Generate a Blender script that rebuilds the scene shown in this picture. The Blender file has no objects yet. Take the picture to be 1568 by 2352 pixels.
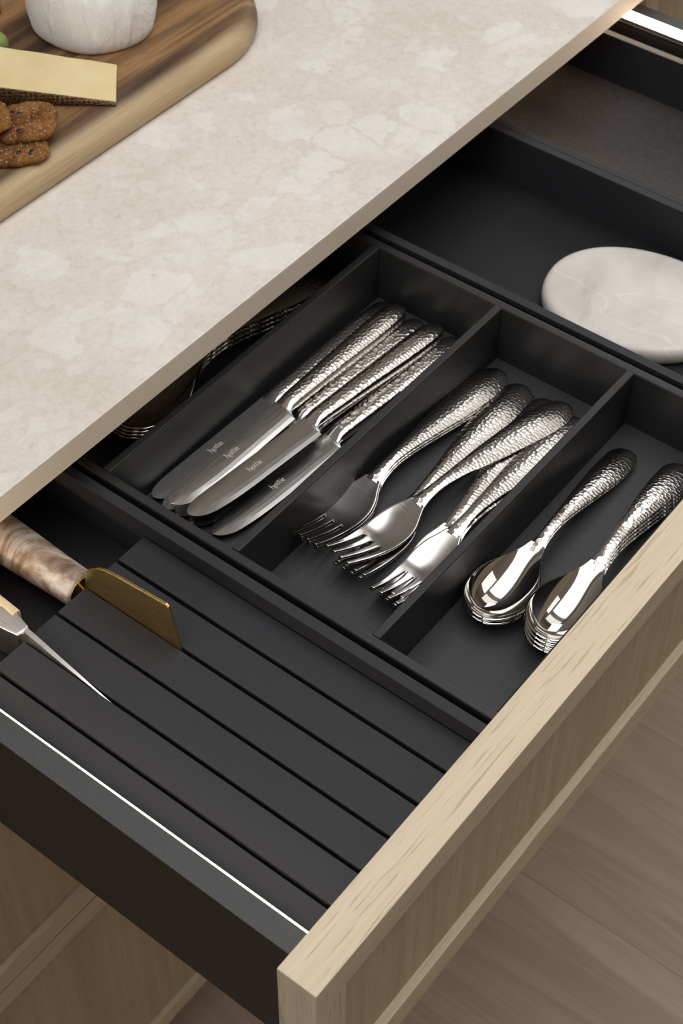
import bpy, bmesh, math, random
from mathutils import Vector, Matrix

random.seed(7)
S = bpy.context.scene
COL = S.collection
MM = 0.001
ZF = 930.0            # height of the drawer front's top edge above the floor, mm


def P(x, y, z):
    """millimetres, measured from the left inner top corner of the drawer front -> metres above the floor"""
    return Vector((x * MM, y * MM, (z + ZF) * MM))


# ------------------------------------------------------------------ camera
cam_d = bpy.data.cameras.new('camera')
cam = bpy.data.objects.new('camera', cam_d)
COL.objects.link(cam)
RIGHT = Vector((0.61369511, -0.7895117, 0.00704233))
DOWN = Vector((-0.5854565, -0.46102925, -0.66685285))
FWD = Vector((0.52973484, 0.40512135, -0.74515615))
rot = Matrix((RIGHT, -DOWN, -FWD)).transposed()
cam.matrix_world = Matrix.Translation(P(-266.28, -239.94, 727.0)) @ rot.to_4x4()
cam_d.sensor_fit = 'VERTICAL'
cam_d.sensor_height = 36.0
cam_d.sensor_width = 24.0
cam_d.lens = 3746.49 / 2352 * 36.0
cam_d.clip_start = 0.02
cam_d.clip_end = 50
cam_d.dof.use_dof = True
cam_d.dof.focus_distance = 0.96
cam_d.dof.aperture_fstop = 17
S.camera = cam

# ------------------------------------------------------------------ world, lights, exposure
w = bpy.data.worlds.new('world')
S.world = w
w.use_nodes = True
w.node_tree.nodes['Background'].inputs[0].default_value = (0.75, 0.85, 1.0, 1)
w.node_tree.nodes['Background'].inputs[1].default_value = 0.35


def area_light(name, loc, target, sx, sy, power, color):
    d = bpy.data.lights.new(name, 'AREA')
    d.shape = 'RECTANGLE'
    d.size, d.size_y = sx, sy
    d.energy = power
    d.color = color
    o = bpy.data.objects.new(name, d)
    COL.objects.link(o)
    o.location = loc
    o.rotation_euler = (Vector(target) - Vector(loc)).to_track_quat('-Z', 'Y').to_euler()
    return o


area_light('ceiling_light', P(430, 90, 1640), P(430, 90, 0), 2.3, 1.35, 24, (1.0, 0.995, 0.985))
area_light('side_ceiling_light', P(2350, 150, 1640), P(2000, 150, 0), 1.5, 1.4, 8, (1.0, 0.98, 0.95))
area_light('kitchen_window_light', P(2350, 935, 850), P(900, -100, 100), 1.25, 1.1, 11, (0.98, 0.99, 1.0))
area_light('room_fill', P(1500, -1350, 1640), P(1500, -1350, 0), 1.6, 1.2, 9.5, (1.0, 0.975, 0.94))  # added fill without a real lamp, brightens floor and drawer fronts
area_light('left_fill', P(-1600, 100, 800), P(200, 100, 0), 1.4, 1.5, 12, (0.97, 0.98, 1.0))  # added fill from the left, no window there, lifts the dark end faces

S.view_settings.view_transform = 'Standard'
S.view_settings.look = 'None'
S.view_settings.gamma = 1.0
S.view_settings.use_curve_mapping = False
S.view_settings.exposure = 0.06


# ------------------------------------------------------------------ node helpers
class NT:
    def __init__(self, name):
        self.m = bpy.data.materials.new(name)
        self.m.use_nodes = True
        self.t = self.m.node_tree
        self.b = self.t.nodes['Principled BSDF']

    def n(self, typ, **kw):
        nd = self.t.nodes.new(typ)
        for k, v in kw.items():
            if k == 'ins':
                for a, b in v.items():
                    nd.inputs[a].default_value = b
            else:
                setattr(nd, k, v)
        return nd

    def l(self, a, b):
        self.t.links.new(a, b)

    def coords(self, scale=(1, 1, 1), loc=(0, 0, 0), rot=(0, 0, 0), out='Object'):
        tc = self.n('ShaderNodeTexCoord')
        mp = self.n('ShaderNodeMapping')
        mp.inputs['Scale'].default_value = scale
        mp.inputs['Location'].default_value = loc
        mp.inputs['Rotation'].default_value = rot
        self.l(tc.outputs[out], mp.inputs['Vector'])
        return mp.outputs['Vector']

    def noise(self, vec, scale, detail=4, rough=0.5, dist=0.0):
        nd = self.n('ShaderNodeTexNoise')
        nd.inputs['Scale'].default_value = scale
        nd.inputs['Detail'].default_value = detail
        nd.inputs['Roughness'].default_value = rough
        nd.inputs['Distortion'].default_value = dist
        self.l(vec, nd.inputs['Vector'])
        return nd.outputs['Fac']

    def voronoi(self, vec, scale, feature='F1', rand=1.0, out='Distance', smooth=None, dims='3D'):
        nd = self.n('ShaderNodeTexVoronoi')
        nd.voronoi_dimensions = dims
        nd.feature = feature
        nd.inputs['Scale'].default_value = scale
        nd.inputs['Randomness'].default_value = rand
        if smooth is not None:
            nd.inputs['Smoothness'].default_value = smooth
        self.l(vec, nd.inputs['Vector'])
        return nd.outputs[out]

    def ramp(self, fac, stops):
        nd = self.n('ShaderNodeValToRGB')
        e = nd.color_ramp.elements
        while len(e) < len(stops):
            e.new(0.5)
        for i, (p, c) in enumerate(stops):
            e[i].position = p
            e[i].color = (c, c, c, 1) if isinstance(c, (int, float)) else (*c, 1)
        self.l(fac, nd.inputs['Fac'])
        return nd.outputs['Color']

    def mix(self, fac, a, b, mode='MIX'):
        nd = self.n('ShaderNodeMix', data_type='RGBA', blend_type=mode)
        for sock, v in ((nd.inputs['Factor'], fac), (nd.inputs[6], a), (nd.inputs[7], b)):
            if hasattr(v, 'is_linked') or hasattr(v, 'links'):
                self.l(v, sock)
            elif isinstance(v, (int, float)):
                sock.default_value = v
            else:
                sock.default_value = (*v, 1)
        return nd.outputs[2]

    def math(self, op, a, b=None):
        nd = self.n('ShaderNodeMath', operation=op)
        for i, v in enumerate((a, b)):
            if v is None:
                continue
            if isinstance(v, (int, float)):
                nd.inputs[i].default_value = v
            else:
                self.l(v, nd.inputs[i])
        return nd.outputs[0]

    def bump(self, h, strength, dist):
        nd = self.n('ShaderNodeBump')
        nd.inputs['Strength'].default_value = strength
        nd.inputs['Distance'].default_value = dist
        self.l(h, nd.inputs['Height'])
        self.l(nd.outputs['Normal'], self.b.inputs['Normal'])

    def set(self, **kw):
        names = dict(color='Base Color', rough='Roughness', metal='Metallic', spec='Specular IOR Level',
                     sss='Subsurface Weight', sssr='Subsurface Radius', ssss='Subsurface Scale',
                     aniso='Anisotropic', coat='Coat Weight', coatr='Coat Roughness')
        for k, v in kw.items():
            s = self.b.inputs[names[k]]
            if hasattr(v, 'links'):
                self.l(v, s)
            elif k == 'color':
                s.default_value = (*v, 1)
            else:
                s.default_value = v
        return self.m


M = {}


def mat_stone():
    t = NT('beige_stone')
    v = t.coords()

    def warped(scale, detail, amount):
        nz = t.n('ShaderNodeTexNoise')
        nz.inputs['Scale'].default_value = scale
        nz.inputs['Detail'].default_value = detail
        nz.inputs['Roughness'].default_value = 0.6
        t.l(v, nz.inputs['Vector'])
        sc = t.n('ShaderNodeVectorMath', operation='SCALE')
        t.l(nz.outputs['Color'], sc.inputs[0])
        sc.inputs['Scale'].default_value = amount
        ad = t.n('ShaderNodeVectorMath', operation='ADD')
        t.l(v, ad.inputs[0])
        t.l(sc.outputs[0], ad.inputs[1])
        return ad.outputs[0]

    def red(col):
        sp = t.n('ShaderNodeSeparateColor')
        t.l(col, sp.inputs[0])
        return sp.outputs[0]
    wv = warped(34, 7, 0.034)
    big = t.noise(v, 9, 5, 0.6, 0.3)
    c = t.ramp(big, [(0.3, (0.625, 0.575, 0.505)), (0.55, (0.675, 0.635, 0.58)), (0.75, (0.705, 0.67, 0.625))])
    # crumbly ground between the clasts
    fine = t.noise(v, 210, 7, 0.72)
    c = t.mix(0.6, c, t.ramp(fine, [(0.32, (0.85, 0.80, 0.73)), (0.5, (1, 1, 1)), (0.66, (1.09, 1.09, 1.09))]), 'MULTIPLY')
    mid = t.noise(wv, 58, 5, 0.6, 0.6)
    c = t.mix(t.math('MULTIPLY', t.ramp(mid, [(0.56, 0.0), (0.70, 1.0)]), 0.35), c, (0.55, 0.48, 0.385))
    # small clasts
    w2 = warped(110, 4, 0.008)
    s1 = red(t.voronoi(w2, 85, out='Color'))
    e1 = t.ramp(t.voronoi(w2, 85, feature='DISTANCE_TO_EDGE'), [(0.02, 0.0), (0.10, 1.0)])
    c = t.mix(t.math('MULTIPLY', t.math('MULTIPLY', e1, t.ramp(s1, [(0.78, 0.0), (0.82, 1.0)])), 0.36), c, (0.755, 0.725, 0.685))
    # large pale clasts with crisp, irregular outlines
    s2 = red(t.voronoi(wv, 30, out='Color'))
    e2 = t.ramp(t.voronoi(wv, 30, feature='DISTANCE_TO_EDGE'), [(0.025, 0.0), (0.075, 1.0)])
    pale = t.math('MULTIPLY', t.math('MULTIPLY', e2, t.ramp(s2, [(0.66, 0.0), (0.70, 1.0)])), t.ramp(t.noise(v, 24, 4, 0.6), [(0.36, 0.15), (0.55, 1.0)]))
    pc = t.mix(0.35, (0.76, 0.735, 0.70), t.ramp(fine, [(0.3, 0.9), (0.7, 1.05)]), 'MULTIPLY')
    c = t.mix(t.math('MULTIPLY', pale, 0.7), c, pc)
    # rusty seams, stains and pin holes
    veins = t.noise(wv, 48, 6, 0.7, 1.5)
    c = t.mix(t.math('MULTIPLY', t.ramp(veins, [(0.475, 0.0), (0.5, 1.0), (0.525, 0.0)]), 0.17), c, (0.50, 0.41, 0.30))
    spots = t.noise(v, 66, 3, 0.5)
    c = t.mix(t.math('MULTIPLY', t.ramp(spots, [(0.69, 0.0), (0.76, 1.0)]), 0.42), c, (0.47, 0.39, 0.28))
    tiny = t.noise(v, 330, 2, 0.5)
    c = t.mix(t.math('MULTIPLY', t.ramp(tiny, [(0.74, 0.0), (0.78, 1.0)]), 0.5), c, (0.36, 0.28, 0.19))
    # one tea-coloured patch in the stone, towards the far front corner
    tc = t.coords(scale=(26, 26, 26), loc=(-26 * 0.1706, 26 * 0.092, 0))
    ln = t.n('ShaderNodeVectorMath', operation='LENGTH')
    t.l(tc, ln.inputs[0])
    d = t.math('ADD', ln.outputs['Value'], t.math('MULTIPLY', t.noise(v, 22, 4, 0.6), 0.9))
    st = t.ramp(d, [(0.75, 1.0), (1.25, 0.0)])
    t.l(t.mix(t.math('MULTIPLY', st, 0.4), c, (0.50, 0.41, 0.285)), t.b.inputs['Base Color'])
    t.bump(fine, 0.06, 0.0006)
    return t.set(rough=0.5, spec=0.35)


def mat_edge():
    t = NT('sand_stone_edge')
    v = t.coords()
    f = t.noise(v, 500, 4, 0.7)
    b = t.noise(v, 12, 3, 0.5)
    c = t.ramp(b, [(0.3, (0.74, 0.655, 0.535)), (0.7, (0.80, 0.715, 0.60))])
    t.l(t.mix(0.5, c, t.ramp(f, [(0.3, 0.9), (0.7, 1.08)]), 'MULTIPLY'), t.b.inputs['Base Color'])
    t.bump(f, 0.1, 0.0004)
    return t.set(rough=0.6, spec=0.3)


def mat_wood(name, axis, pale, dark, pore, scale=1.0, rough=0.55, porefac=0.62, ring=0.5, crossf=1.0):
    """straight-grained wood; axis = direction of the grain (0, 1, 2)"""
    t = NT(name)
    s = [1.0, 1.0, 1.0]
    s[axis] = 0.014
    v = t.coords(scale=s)
    g1 = t.noise(v, 95 * scale, 4, 0.55, 0.12)
    g2 = t.noise(v, 420 * scale, 3, 0.6)
    s2 = [1.0, 1.0, 1.0]
    s2[axis] = 0.034
    v2 = t.coords(scale=s2, loc=(3.1, 1.7, 0.4))
    pr = t.noise(v2, 850 * scale, 2, 0.5)
    pores = t.ramp(pr, [(0.60, 0.0), (0.68, 1.0)])
    c = t.ramp(g1, [(0.28, dark), (0.62, pale)])
    f = t.ramp(g2, [(0.3, 0.9), (0.65, 1.04)])
    c = t.mix(ring, c, f, 'MULTIPLY')
    c = t.mix(t.math('MULTIPLY', pores, porefac), c, pore)
    t.l(c, t.b.inputs['Base Color'])
    t.bump(pores, -0.25, 0.0003)
    return t.set(rough=rough, spec=0.3)


def mat_dark(name, col, rough, speck, bumps=0.12, bscale=1500, spec=0.5, bdist=0.0002):
    t = NT(name)
    v = t.coords()
    fine = t.noise(v, bscale, 2, 0.5)
    lift = t.ramp(fine, [(0.35, 0.86), (0.7, 1.14)])
    c = t.mix(1.0, col, lift, 'MULTIPLY')
    dust = t.voronoi(v, 260)
    df = t.ramp(dust, [(0.035, 1.0), (0.06, 0.0)])
    keep = t.noise(v, 90, 2, 0.5)
    kf = t.ramp(keep, [(0.60, 0.0), (0.66, 1.0)])
    t.l(t.mix(t.math('MULTIPLY', t.math('MULTIPLY', df, kf), speck), c, (0.35, 0.33, 0.30)), t.b.inputs['Base Color'])
    t.bump(fine, bumps, bdist)
    return t.set(rough=rough, spec=spec)


def mat_hammered():
    t = NT('hammered_steel')
    v = t.coords(scale=(0.92, 1.0, 0.0))
    d = t.voronoi(v, 400, rand=0.78, dims='2D')
    e = t.voronoi(v, 400, rand=0.78, dims='2D', feature='DISTANCE_TO_EDGE')
    rim = t.math('SUBTRACT', 1.0, t.ramp(e, [(0.0, 0.0), (0.16, 1.0)]))
    h = t.math('ADD', t.math('POWER', d, 2.0), t.math('MULTIPLY', rim, 0.10))
    t.bump(h, 1.0, 0.00020)
    return t.set(color=(0.60, 0.575, 0.545), metal=1.0, rough=0.17)


def mat_steel(name, col, rough, axis=None, amount=0.12):
    t = NT(name)
    if axis is not None:
        s = [1.0, 1.0, 1.0]
        s[axis] = 0.02
        v = t.coords(scale=s)
        n = t.noise(v, 2600, 3, 0.6)
        t.bump(n, amount, 0.0001)
        r = t.ramp(n, [(0.3, rough * 0.8), (0.7, rough * 1.25)])
        t.l(r, t.b.inputs['Roughness'])
        c = t.mix(0.5, col, t.ramp(n, [(0.3, 0.86), (0.7, 1.05)]), 'MULTIPLY')
        t.l(c, t.b.inputs['Base Color'])
        return t.set(metal=1.0)
    return t.set(color=col, metal=1.0, rough=rough)


def mat_white_marble():
    t = NT('white_marble')
    v = t.coords()
    n = t.noise(v, 16, 5, 0.55, 0.8)
    c = t.ramp(n, [(0.3, (0.54, 0.51, 0.47)), (0.5, (0.64, 0.605, 0.56)), (0.7, (0.70, 0.67, 0.635))])
    g = t.noise(t.coords(scale=(1.0, 0.45, 1), loc=(0.31, 0.1, 0)), 26, 4, 0.6, 1.2)
    gv = t.ramp(g, [(0.60, 0.0), (0.74, 1.0)])
    c = t.mix(t.math('MULTIPLY', gv, 0.42), c, (0.38, 0.36, 0.36))
    wv = t.noise(t.coords(rot=(0, 0, 0.5), scale=(0.35, 1, 1), loc=(0.07, 0.02, 0)), 20, 3, 0.5, 0.4)
    white = t.ramp(wv, [(0.495, 0.0), (0.503, 1.0), (0.511, 0.0)])
    c = t.mix(t.math('MULTIPLY', white, 0.5), c, (0.84, 0.83, 0.81))
    sp = t.noise(v, 48, 2, 0.5)
    spf = t.ramp(sp, [(0.75, 0.0), (0.80, 1.0)])
    c = t.mix(t.math('MULTIPLY', spf, 0.55), c, (0.60, 0.42, 0.22))
    t.l(c, t.b.inputs['Base Color'])
    return t.set(rough=0.32, sss=0.12, ssss=0.006, spec=0.45)


def mat_brown_marble():
    t = NT('brown_white_marble')
    v = t.coords(scale=(1, 0.8, 1), rot=(0.5, 0.3, 0.7))
    n = t.noise(v, 24, 6, 0.62, 1.6)
    c = t.ramp(n, [(0.36, (0.13, 0.085, 0.055)), (0.44, (0.30, 0.215, 0.15)), (0.51, (0.50, 0.445, 0.395)), (0.62, (0.66, 0.64, 0.615))])
    f = t.noise(v, 300, 4, 0.7)
    c = t.mix(0.5, c, t.ramp(f, [(0.3, 0.75), (0.7, 1.1)]), 'MULTIPLY')
    b = t.noise(t.coords(loc=(1.2, 0.4, 0.7)), 105, 3, 0.6)
    bf = t.ramp(b, [(0.68, 0.0), (0.76, 1.0)])
    c = t.mix(t.math('MULTIPLY', bf, 0.75), c, (0.05, 0.045, 0.045))
    o = t.noise(t.coords(loc=(0.2, 2.4, 0.1)), 60, 3, 0.6)
    of = t.ramp(o, [(0.60, 0.0), (0.72, 1.0)])
    c = t.mix(t.math('MULTIPLY', of, 0.45), c, (0.42, 0.24, 0.10))
    t.l(c, t.b.inputs['Base Color'])
    return t.set(rough=0.42, spec=0.35)


def mat_acacia():
    t = NT('acacia_wood')
    v = t.coords(scale=(0.14, 1, 1))
    n = t.noise(v, 27, 4, 0.5, 0.9)
    c = t.ramp(n, [(0.36, (0.045, 0.025, 0.015)), (0.45, (0.095, 0.052, 0.028)), (0.52, (0.17, 0.093, 0.042)), (0.60, (0.31, 0.17, 0.072)), (0.70, (0.14, 0.078, 0.04))])
    f = t.noise(t.coords(scale=(0.03, 1, 1)), 620, 4, 0.65)
    c = t.mix(0.75, c, t.ramp(f, [(0.3, 0.72), (0.68, 1.12)]), 'MULTIPLY')
    p = t.noise(t.coords(scale=(0.05, 1, 1), loc=(1, 2, 0)), 900, 2, 0.5)
    pf = t.ramp(p, [(0.62, 0.0), (0.72, 1.0)])
    c = t.mix(t.math('MULTIPLY', pf, 0.5), c, (0.06, 0.035, 0.02))
    # sapwood: the outer strip of the plank along its front is paler
    g = t.n('ShaderNodeSeparateXYZ')
    t.l(t.coords(), g.inputs[0])
    sap = t.ramp(t.math('ADD', g.outputs['Y'], t.math('MULTIPLY', t.noise(t.coords(scale=(0.3, 1, 1)), 14, 2, 0.5), 0.02)), [(0.013, 1.0), (0.024, 0.0)])
    pale = t.mix(0.8, (0.62, 0.46, 0.27), t.ramp(f, [(0.3, 0.8), (0.68, 1.1)]), 'MULTIPLY')
    c = t.mix(t.math('MULTIPLY', sap, 0.8), c, pale)
    t.l(c, t.b.inputs['Base Color'])
    t.bump(pf, -0.15, 0.0003)
    return t.set(rough=0.5, spec=0.35)


def mat_brie():
    t = NT('white_rind')
    v = t.coords()
    n = t.noise(v, 40, 5, 0.6, 0.6)
    c = t.ramp(n, [(0.3, (0.86, 0.83, 0.77)), (0.5, (0.93, 0.92, 0.895)), (0.75, (0.95, 0.945, 0.935))])
    o = t.noise(t.coords(loc=(0.5, 0.2, 0.9)), 75, 3, 0.5)
    c = t.mix(t.math('MULTIPLY', t.ramp(o, [(0.72, 0.0), (0.78, 1.0)]), 0.45), c, (0.62, 0.40, 0.20))
    t.l(c, t.b.inputs['Base Color'])
    cr = t.noise(t.coords(scale=(1, 1, 0.5)), 34, 5, 0.55, 1.1)
    rid = t.math('ABSOLUTE', t.math('SUBTRACT', cr, 0.5))
    t.bump(t.math('ADD', t.math('MULTIPLY', t.math('POWER', rid, 0.6), -1.0), t.math('MULTIPLY', t.noise(v, 900, 3, 0.6), 0.06)), 0.55, 0.0035)
    return t.set(rough=0.72, sss=0.1, ssss=0.003, spec=0.25)


def mat_cheese():
    t = NT('pale_cheese')
    v = t.coords()
    n = t.noise(v, 38, 4, 0.55)
    c = t.ramp(n, [(0.3, (0.66, 0.52, 0.27)), (0.7, (0.74, 0.61, 0.35))])
    h = t.noise(v, 190, 3, 0.5)
    c = t.mix(t.math('MULTIPLY', t.ramp(h, [(0.70, 0.0), (0.78, 1.0)]), 0.35), c, (0.82, 0.72, 0.50))
    t.l(c, t.b.inputs['Base Color'])
    t.bump(t.noise(v, 300, 3, 0.6), 0.12, 0.0006)
    return t.set(rough=0.45, sss=0.15, ssss=0.004, spec=0.4)


def mat_rind():
    t = NT('braided_rind')
    v = t.coords(scale=(1.0, 1.0, 0.8))
    d = t.voronoi(v, 420, rand=0.25)
    c = t.ramp(d, [(0.2, (0.018, 0.010, 0.006)), (0.45, (0.13, 0.07, 0.03)), (0.7, (0.27, 0.16, 0.075))])
    n = t.noise(v, 55, 4, 0.6)
    c = t.mix(0.7, c, t.ramp(n, [(0.35, 0.45), (0.65, 1.25)]), 'MULTIPLY')
    t.l(c, t.b.inputs['Base Color'])
    t.bump(d, 0.8, 0.0012)
    return t.set(rough=0.6)


def mat_cracker():
    t = NT('baked_cracker')
    v = t.coords()
    n = t.noise(v, 60, 6, 0.7)
    c = t.ramp(n, [(0.3, (0.09, 0.034, 0.012)), (0.46, (0.29, 0.115, 0.034)), (0.58, (0.44, 0.20, 0.06)), (0.75, (0.52, 0.30, 0.12))])
    f = t.noise(v, 420, 4, 0.75)
    c = t.mix(0.9, c, t.ramp(f, [(0.35, 0.45), (0.62, 1.2)]), 'MULTIPLY')
    t.l(c, t.b.inputs['Base Color'])
    t.bump(t.noise(v, 300, 5, 0.8), 1.0, 0.004)
    return t.set(rough=0.8, spec=0.2)


def mat_floor_wood():
    t = NT('brown_floor_oak')
    v = t.coords(scale=(1, 0.09, 1))
    n = t.noise(v, 13, 4, 0.55, 1.3)
    c = t.ramp(n, [(0.3, (0.33, 0.243, 0.178)), (0.46, (0.45, 0.34, 0.26)), (0.54, (0.39, 0.29, 0.215)), (0.7, (0.50, 0.39, 0.305))])
    f = t.noise(t.coords(scale=(1, 0.03, 1)), 260, 4, 0.6)
    c = t.mix(0.6, c, t.ramp(f, [(0.3, 0.85), (0.7, 1.08)]), 'MULTIPLY')
    t.l(c, t.b.inputs['Base Color'])
    return t.set(rough=0.5, spec=0.35)


def simple(name, col, rough, **kw):
    t = NT(name)
    v = t.coords()
    n = t.noise(v, 30, 3, 0.5)
    t.l(t.mix(1.0, col, t.ramp(n, [(0.3, 0.96), (0.7, 1.03)]), 'MULTIPLY'), t.b.inputs['Base Color'])
    return t.set(rough=rough, **kw)


def mat_emit(name, col, strength):
    t = NT(name)
    t.b.inputs['Emission Color'].default_value = (*col, 1)
    t.b.inputs['Emission Strength'].default_value = strength
    return t.set(color=(0.8, 0.8, 0.8), rough=0.5)


OAK_P, OAK_D, OAK_O = (0.655, 0.555, 0.41), (0.60, 0.50, 0.36), (0.36, 0.265, 0.17)
M['stone'] = mat_stone()
M['stone_edge'] = mat_edge()
M['oak_x'] = mat_wood('pale_oak_lengthwise', 0, OAK_P, OAK_D, OAK_O)
M['oak_z'] = mat_wood('pale_oak_upright', 2, OAK_P, OAK_D, OAK_O)
M['oak_panel'] = mat_wood('pale_oak_veneer', 2, (0.535, 0.44, 0.305), (0.43, 0.35, 0.235), (0.28, 0.21, 0.13), porefac=0.45)
M['slat'] = mat_dark('charcoal_laminate', (0.0235, 0.0243, 0.029), 0.55, 0.8, spec=0.25)
M['tray'] = mat_dark('black_tray_finish', (0.020, 0.020, 0.020), 0.42, 0.5, bumps=0.2, bscale=900, spec=0.35)
M['box'] = mat_dark('black_liner', (0.0125, 0.0122, 0.014), 0.55, 0.4, bumps=0.15, spec=0.25)
M['metal_dark'] = mat_dark('powder_coated_metal', (0.062, 0.063, 0.064), 0.5, 0.15, bumps=0.3, bscale=1300, spec=0.3)
M['metal_side'] = mat_dark('bronze_black_metal', (0.026, 0.021, 0.018), 0.5, 0.1, spec=0.3)
M['base'] = mat_dark('matt_black_base', (0.009, 0.009, 0.010), 0.6, 0.5, spec=0.2)
M['mat'] = mat_dark('grained_mat_glow_lifted', (0.043, 0.039, 0.038), 0.6, 0.2, bumps=0.6, bscale=260, spec=0.2, bdist=0.0006)  # floor colour raised to stand in for some of the light strip's glow
M['tray_floor'] = mat_dark('grey_tray_floor', (0.0415, 0.042, 0.045), 0.5, 0.6, bumps=0.35, bscale=900, spec=0.3)
M['hammered'] = mat_hammered()
M['blade'] = mat_steel('brushed_blade_steel', (0.52, 0.515, 0.505), 0.20, 0, 0.10)
M['head'] = mat_steel('brushed_fork_steel', (0.56, 0.54, 0.515), 0.16, 1, 0.06)
M['mirror'] = mat_steel('polished_steel', (0.60, 0.58, 0.555), 0.05)
M['bolster'] = mat_steel('polished_bolster', (0.60, 0.59, 0.585), 0.12)
M['brass'] = mat_steel('brushed_brass', (0.66, 0.47, 0.20), 0.30, 1, 0.02)
M['brass_shine'] = mat_steel('polished_brass', (0.70, 0.50, 0.20), 0.14)
M['satin'] = mat_steel('satin_steel', (0.58, 0.57, 0.56), 0.32, 1, 0.05)
M['etched'] = simple('etched_lettering', (0.40, 0.37, 0.345), 0.6)
M['wmarble'] = mat_white_marble()
M['bmarble'] = mat_brown_marble()
M['acacia'] = mat_acacia()
M['brie'] = mat_brie()
M['cheese'] = mat_cheese()
M['rind'] = mat_rind()
M['cracker'] = mat_cracker()
M['seed'] = simple('pale_seed', (0.50, 0.40, 0.26), 0.5)
M['fruit'] = simple('dried_fruit', (0.035, 0.012, 0.012), 0.35)
M['grape'] = simple('green_grape_skin', (0.25, 0.30, 0.085), 0.3, sss=0.2, ssss=0.006)
M['floor'] = mat_floor_wood()
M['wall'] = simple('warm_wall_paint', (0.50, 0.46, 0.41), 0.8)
M['wall_back'] = simple('darkened_wall_paint', (0.20, 0.185, 0.165), 0.8)  # wall paint darkened so the cutlery reflects less light from it
M['ceil'] = simple('white_ceiling_paint', (0.80, 0.78, 0.75), 0.9)
M['glow'] = mat_emit('warm_light_strip', (1.0, 0.78, 0.57), 20)
M['scale'] = mat_wood('pale_handle_wood', 1, (0.62, 0.50, 0.32), (0.50, 0.38, 0.22), (0.36, 0.25, 0.13))
M['ceil_lamp'] = simple('lamp_frame', (0.7, 0.7, 0.7), 0.5)


# ------------------------------------------------------------------ object helpers
def tag(o, label=None, cat=None, group=None, kind=None):
    if label:
        o['label'] = label
    if cat:
        o['category'] = cat
    if group:
        o['group'] = group
    if kind:
        o['kind'] = kind
    return o


def empty(name, loc, rz=0.0, **kw):
    o = bpy.data.objects.new(name, None)
    o.empty_display_size = 0.02
    COL.objects.link(o)
    o.location = P(*loc)
    o.rotation_euler = (0, 0, rz)
    tag(o, **kw)
    return o


def link(name, me, mat, parent=None, loc=None, **kw):
    """loc: metres; relative to the parent when there is one"""
    o = bpy.data.objects.new(name, me)
    COL.objects.link(o)
    if mat is not None and not me.materials:
        me.materials.append(mat)
    if parent is not None:
        o.parent = parent
    if loc is not None:
        o.location = loc
    tag(o, **kw)
    return o


def bm_mesh(bm, name, smooth=False):
    bmesh.ops.recalc_face_normals(bm, faces=bm.faces)
    me = bpy.data.meshes.new(name)
    bm.to_mesh(me)
    bm.free()
    if smooth:
        for p in me.polygons:
            p.use_smooth = True
    return me


def box(name, xr, yr, zr, mat, parent=None, bevel=0.4, porg=None, segs=2, **kw):
    """box given in mm of the drawer frame; a child when parent is an Empty at porg (mm)"""
    cx, cy = (xr[0] + xr[1]) / 2, (yr[0] + yr[1]) / 2
    bm = bmesh.new()
    vs = []
    for z in zr:
        for y in yr:
            for x in xr:
                vs.append(bm.verts.new(((x - cx) * MM, (y - cy) * MM, (z - zr[0]) * MM)))
    for f in ((0, 1, 3, 2), (4, 6, 7, 5), (0, 4, 5, 1), (2, 3, 7, 6), (0, 2, 6, 4), (1, 5, 7, 3)):
        bm.faces.new([vs[i] for i in f])
    if bevel:
        bmesh.ops.bevel(bm, geom=bm.edges[:], offset=bevel * MM, segments=segs, profile=0.5, affect='EDGES')
    me = bm_mesh(bm, name)
    if parent is None:
        return link(name, me, mat, None, P(cx, cy, zr[0]), **kw)
    return link(name, me, mat, parent, Vector(((cx - porg[0]) * MM, (cy - porg[1]) * MM, (zr[0] - porg[2]) * MM)), **kw)


def prism(name, pts, axis, lo, hi, mat, parent=None, porg=(0, 0, 0), bevel=0.0, smooth=False, **kw):
    """extrude a closed outline (mm pairs, in the two axes other than `axis`) from lo to hi"""
    bm = bmesh.new()
    ax = [i for i in range(3) if i != axis]
    lay = []
    for h in (lo, hi):
        row = []
        for p in pts:
            c = [0, 0, 0]
            c[ax[0]], c[ax[1]], c[axis] = p[0] - porg[ax[0]], p[1] - porg[ax[1]], h - porg[axis]
            row.append(bm.verts.new(Vector(c) * MM))
        lay.append(row)
    n = len(pts)
    bm.faces.new(lay[0])
    bm.faces.new(lay[1][::-1])
    for i in range(n):
        bm.faces.new((lay[0][i], lay[0][(i + 1) % n], lay[1][(i + 1) % n], lay[1][i]))
    bmesh.ops.recalc_face_normals(bm, faces=bm.faces)
    if bevel:
        bmesh.ops.bevel(bm, geom=bm.edges[:], offset=bevel * MM, segments=2, profile=0.5, affect='EDGES', clamp_overlap=True)
    me = bm_mesh(bm, name, smooth)
    if parent is None:
        return link(name, me, mat, None, P(*porg), **kw)
    return link(name, me, mat, parent, None, **kw)


def loft(rings, cap=True):
    """bmesh from rings of points (mm), each ring the same length"""
    bm = bmesh.new()
    R = [[bm.verts.new(Vector(p) * MM) for p in r] for r in rings]
    n = len(R[0])
    for a, b in zip(R, R[1:]):
        for i in range(n):
            bm.faces.new((a[i], a[(i + 1) % n], b[(i + 1) % n], b[i]))
    if cap:
        bm.faces.new(R[0])
        bm.faces.new(R[-1][::-1])
    return bm


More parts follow.
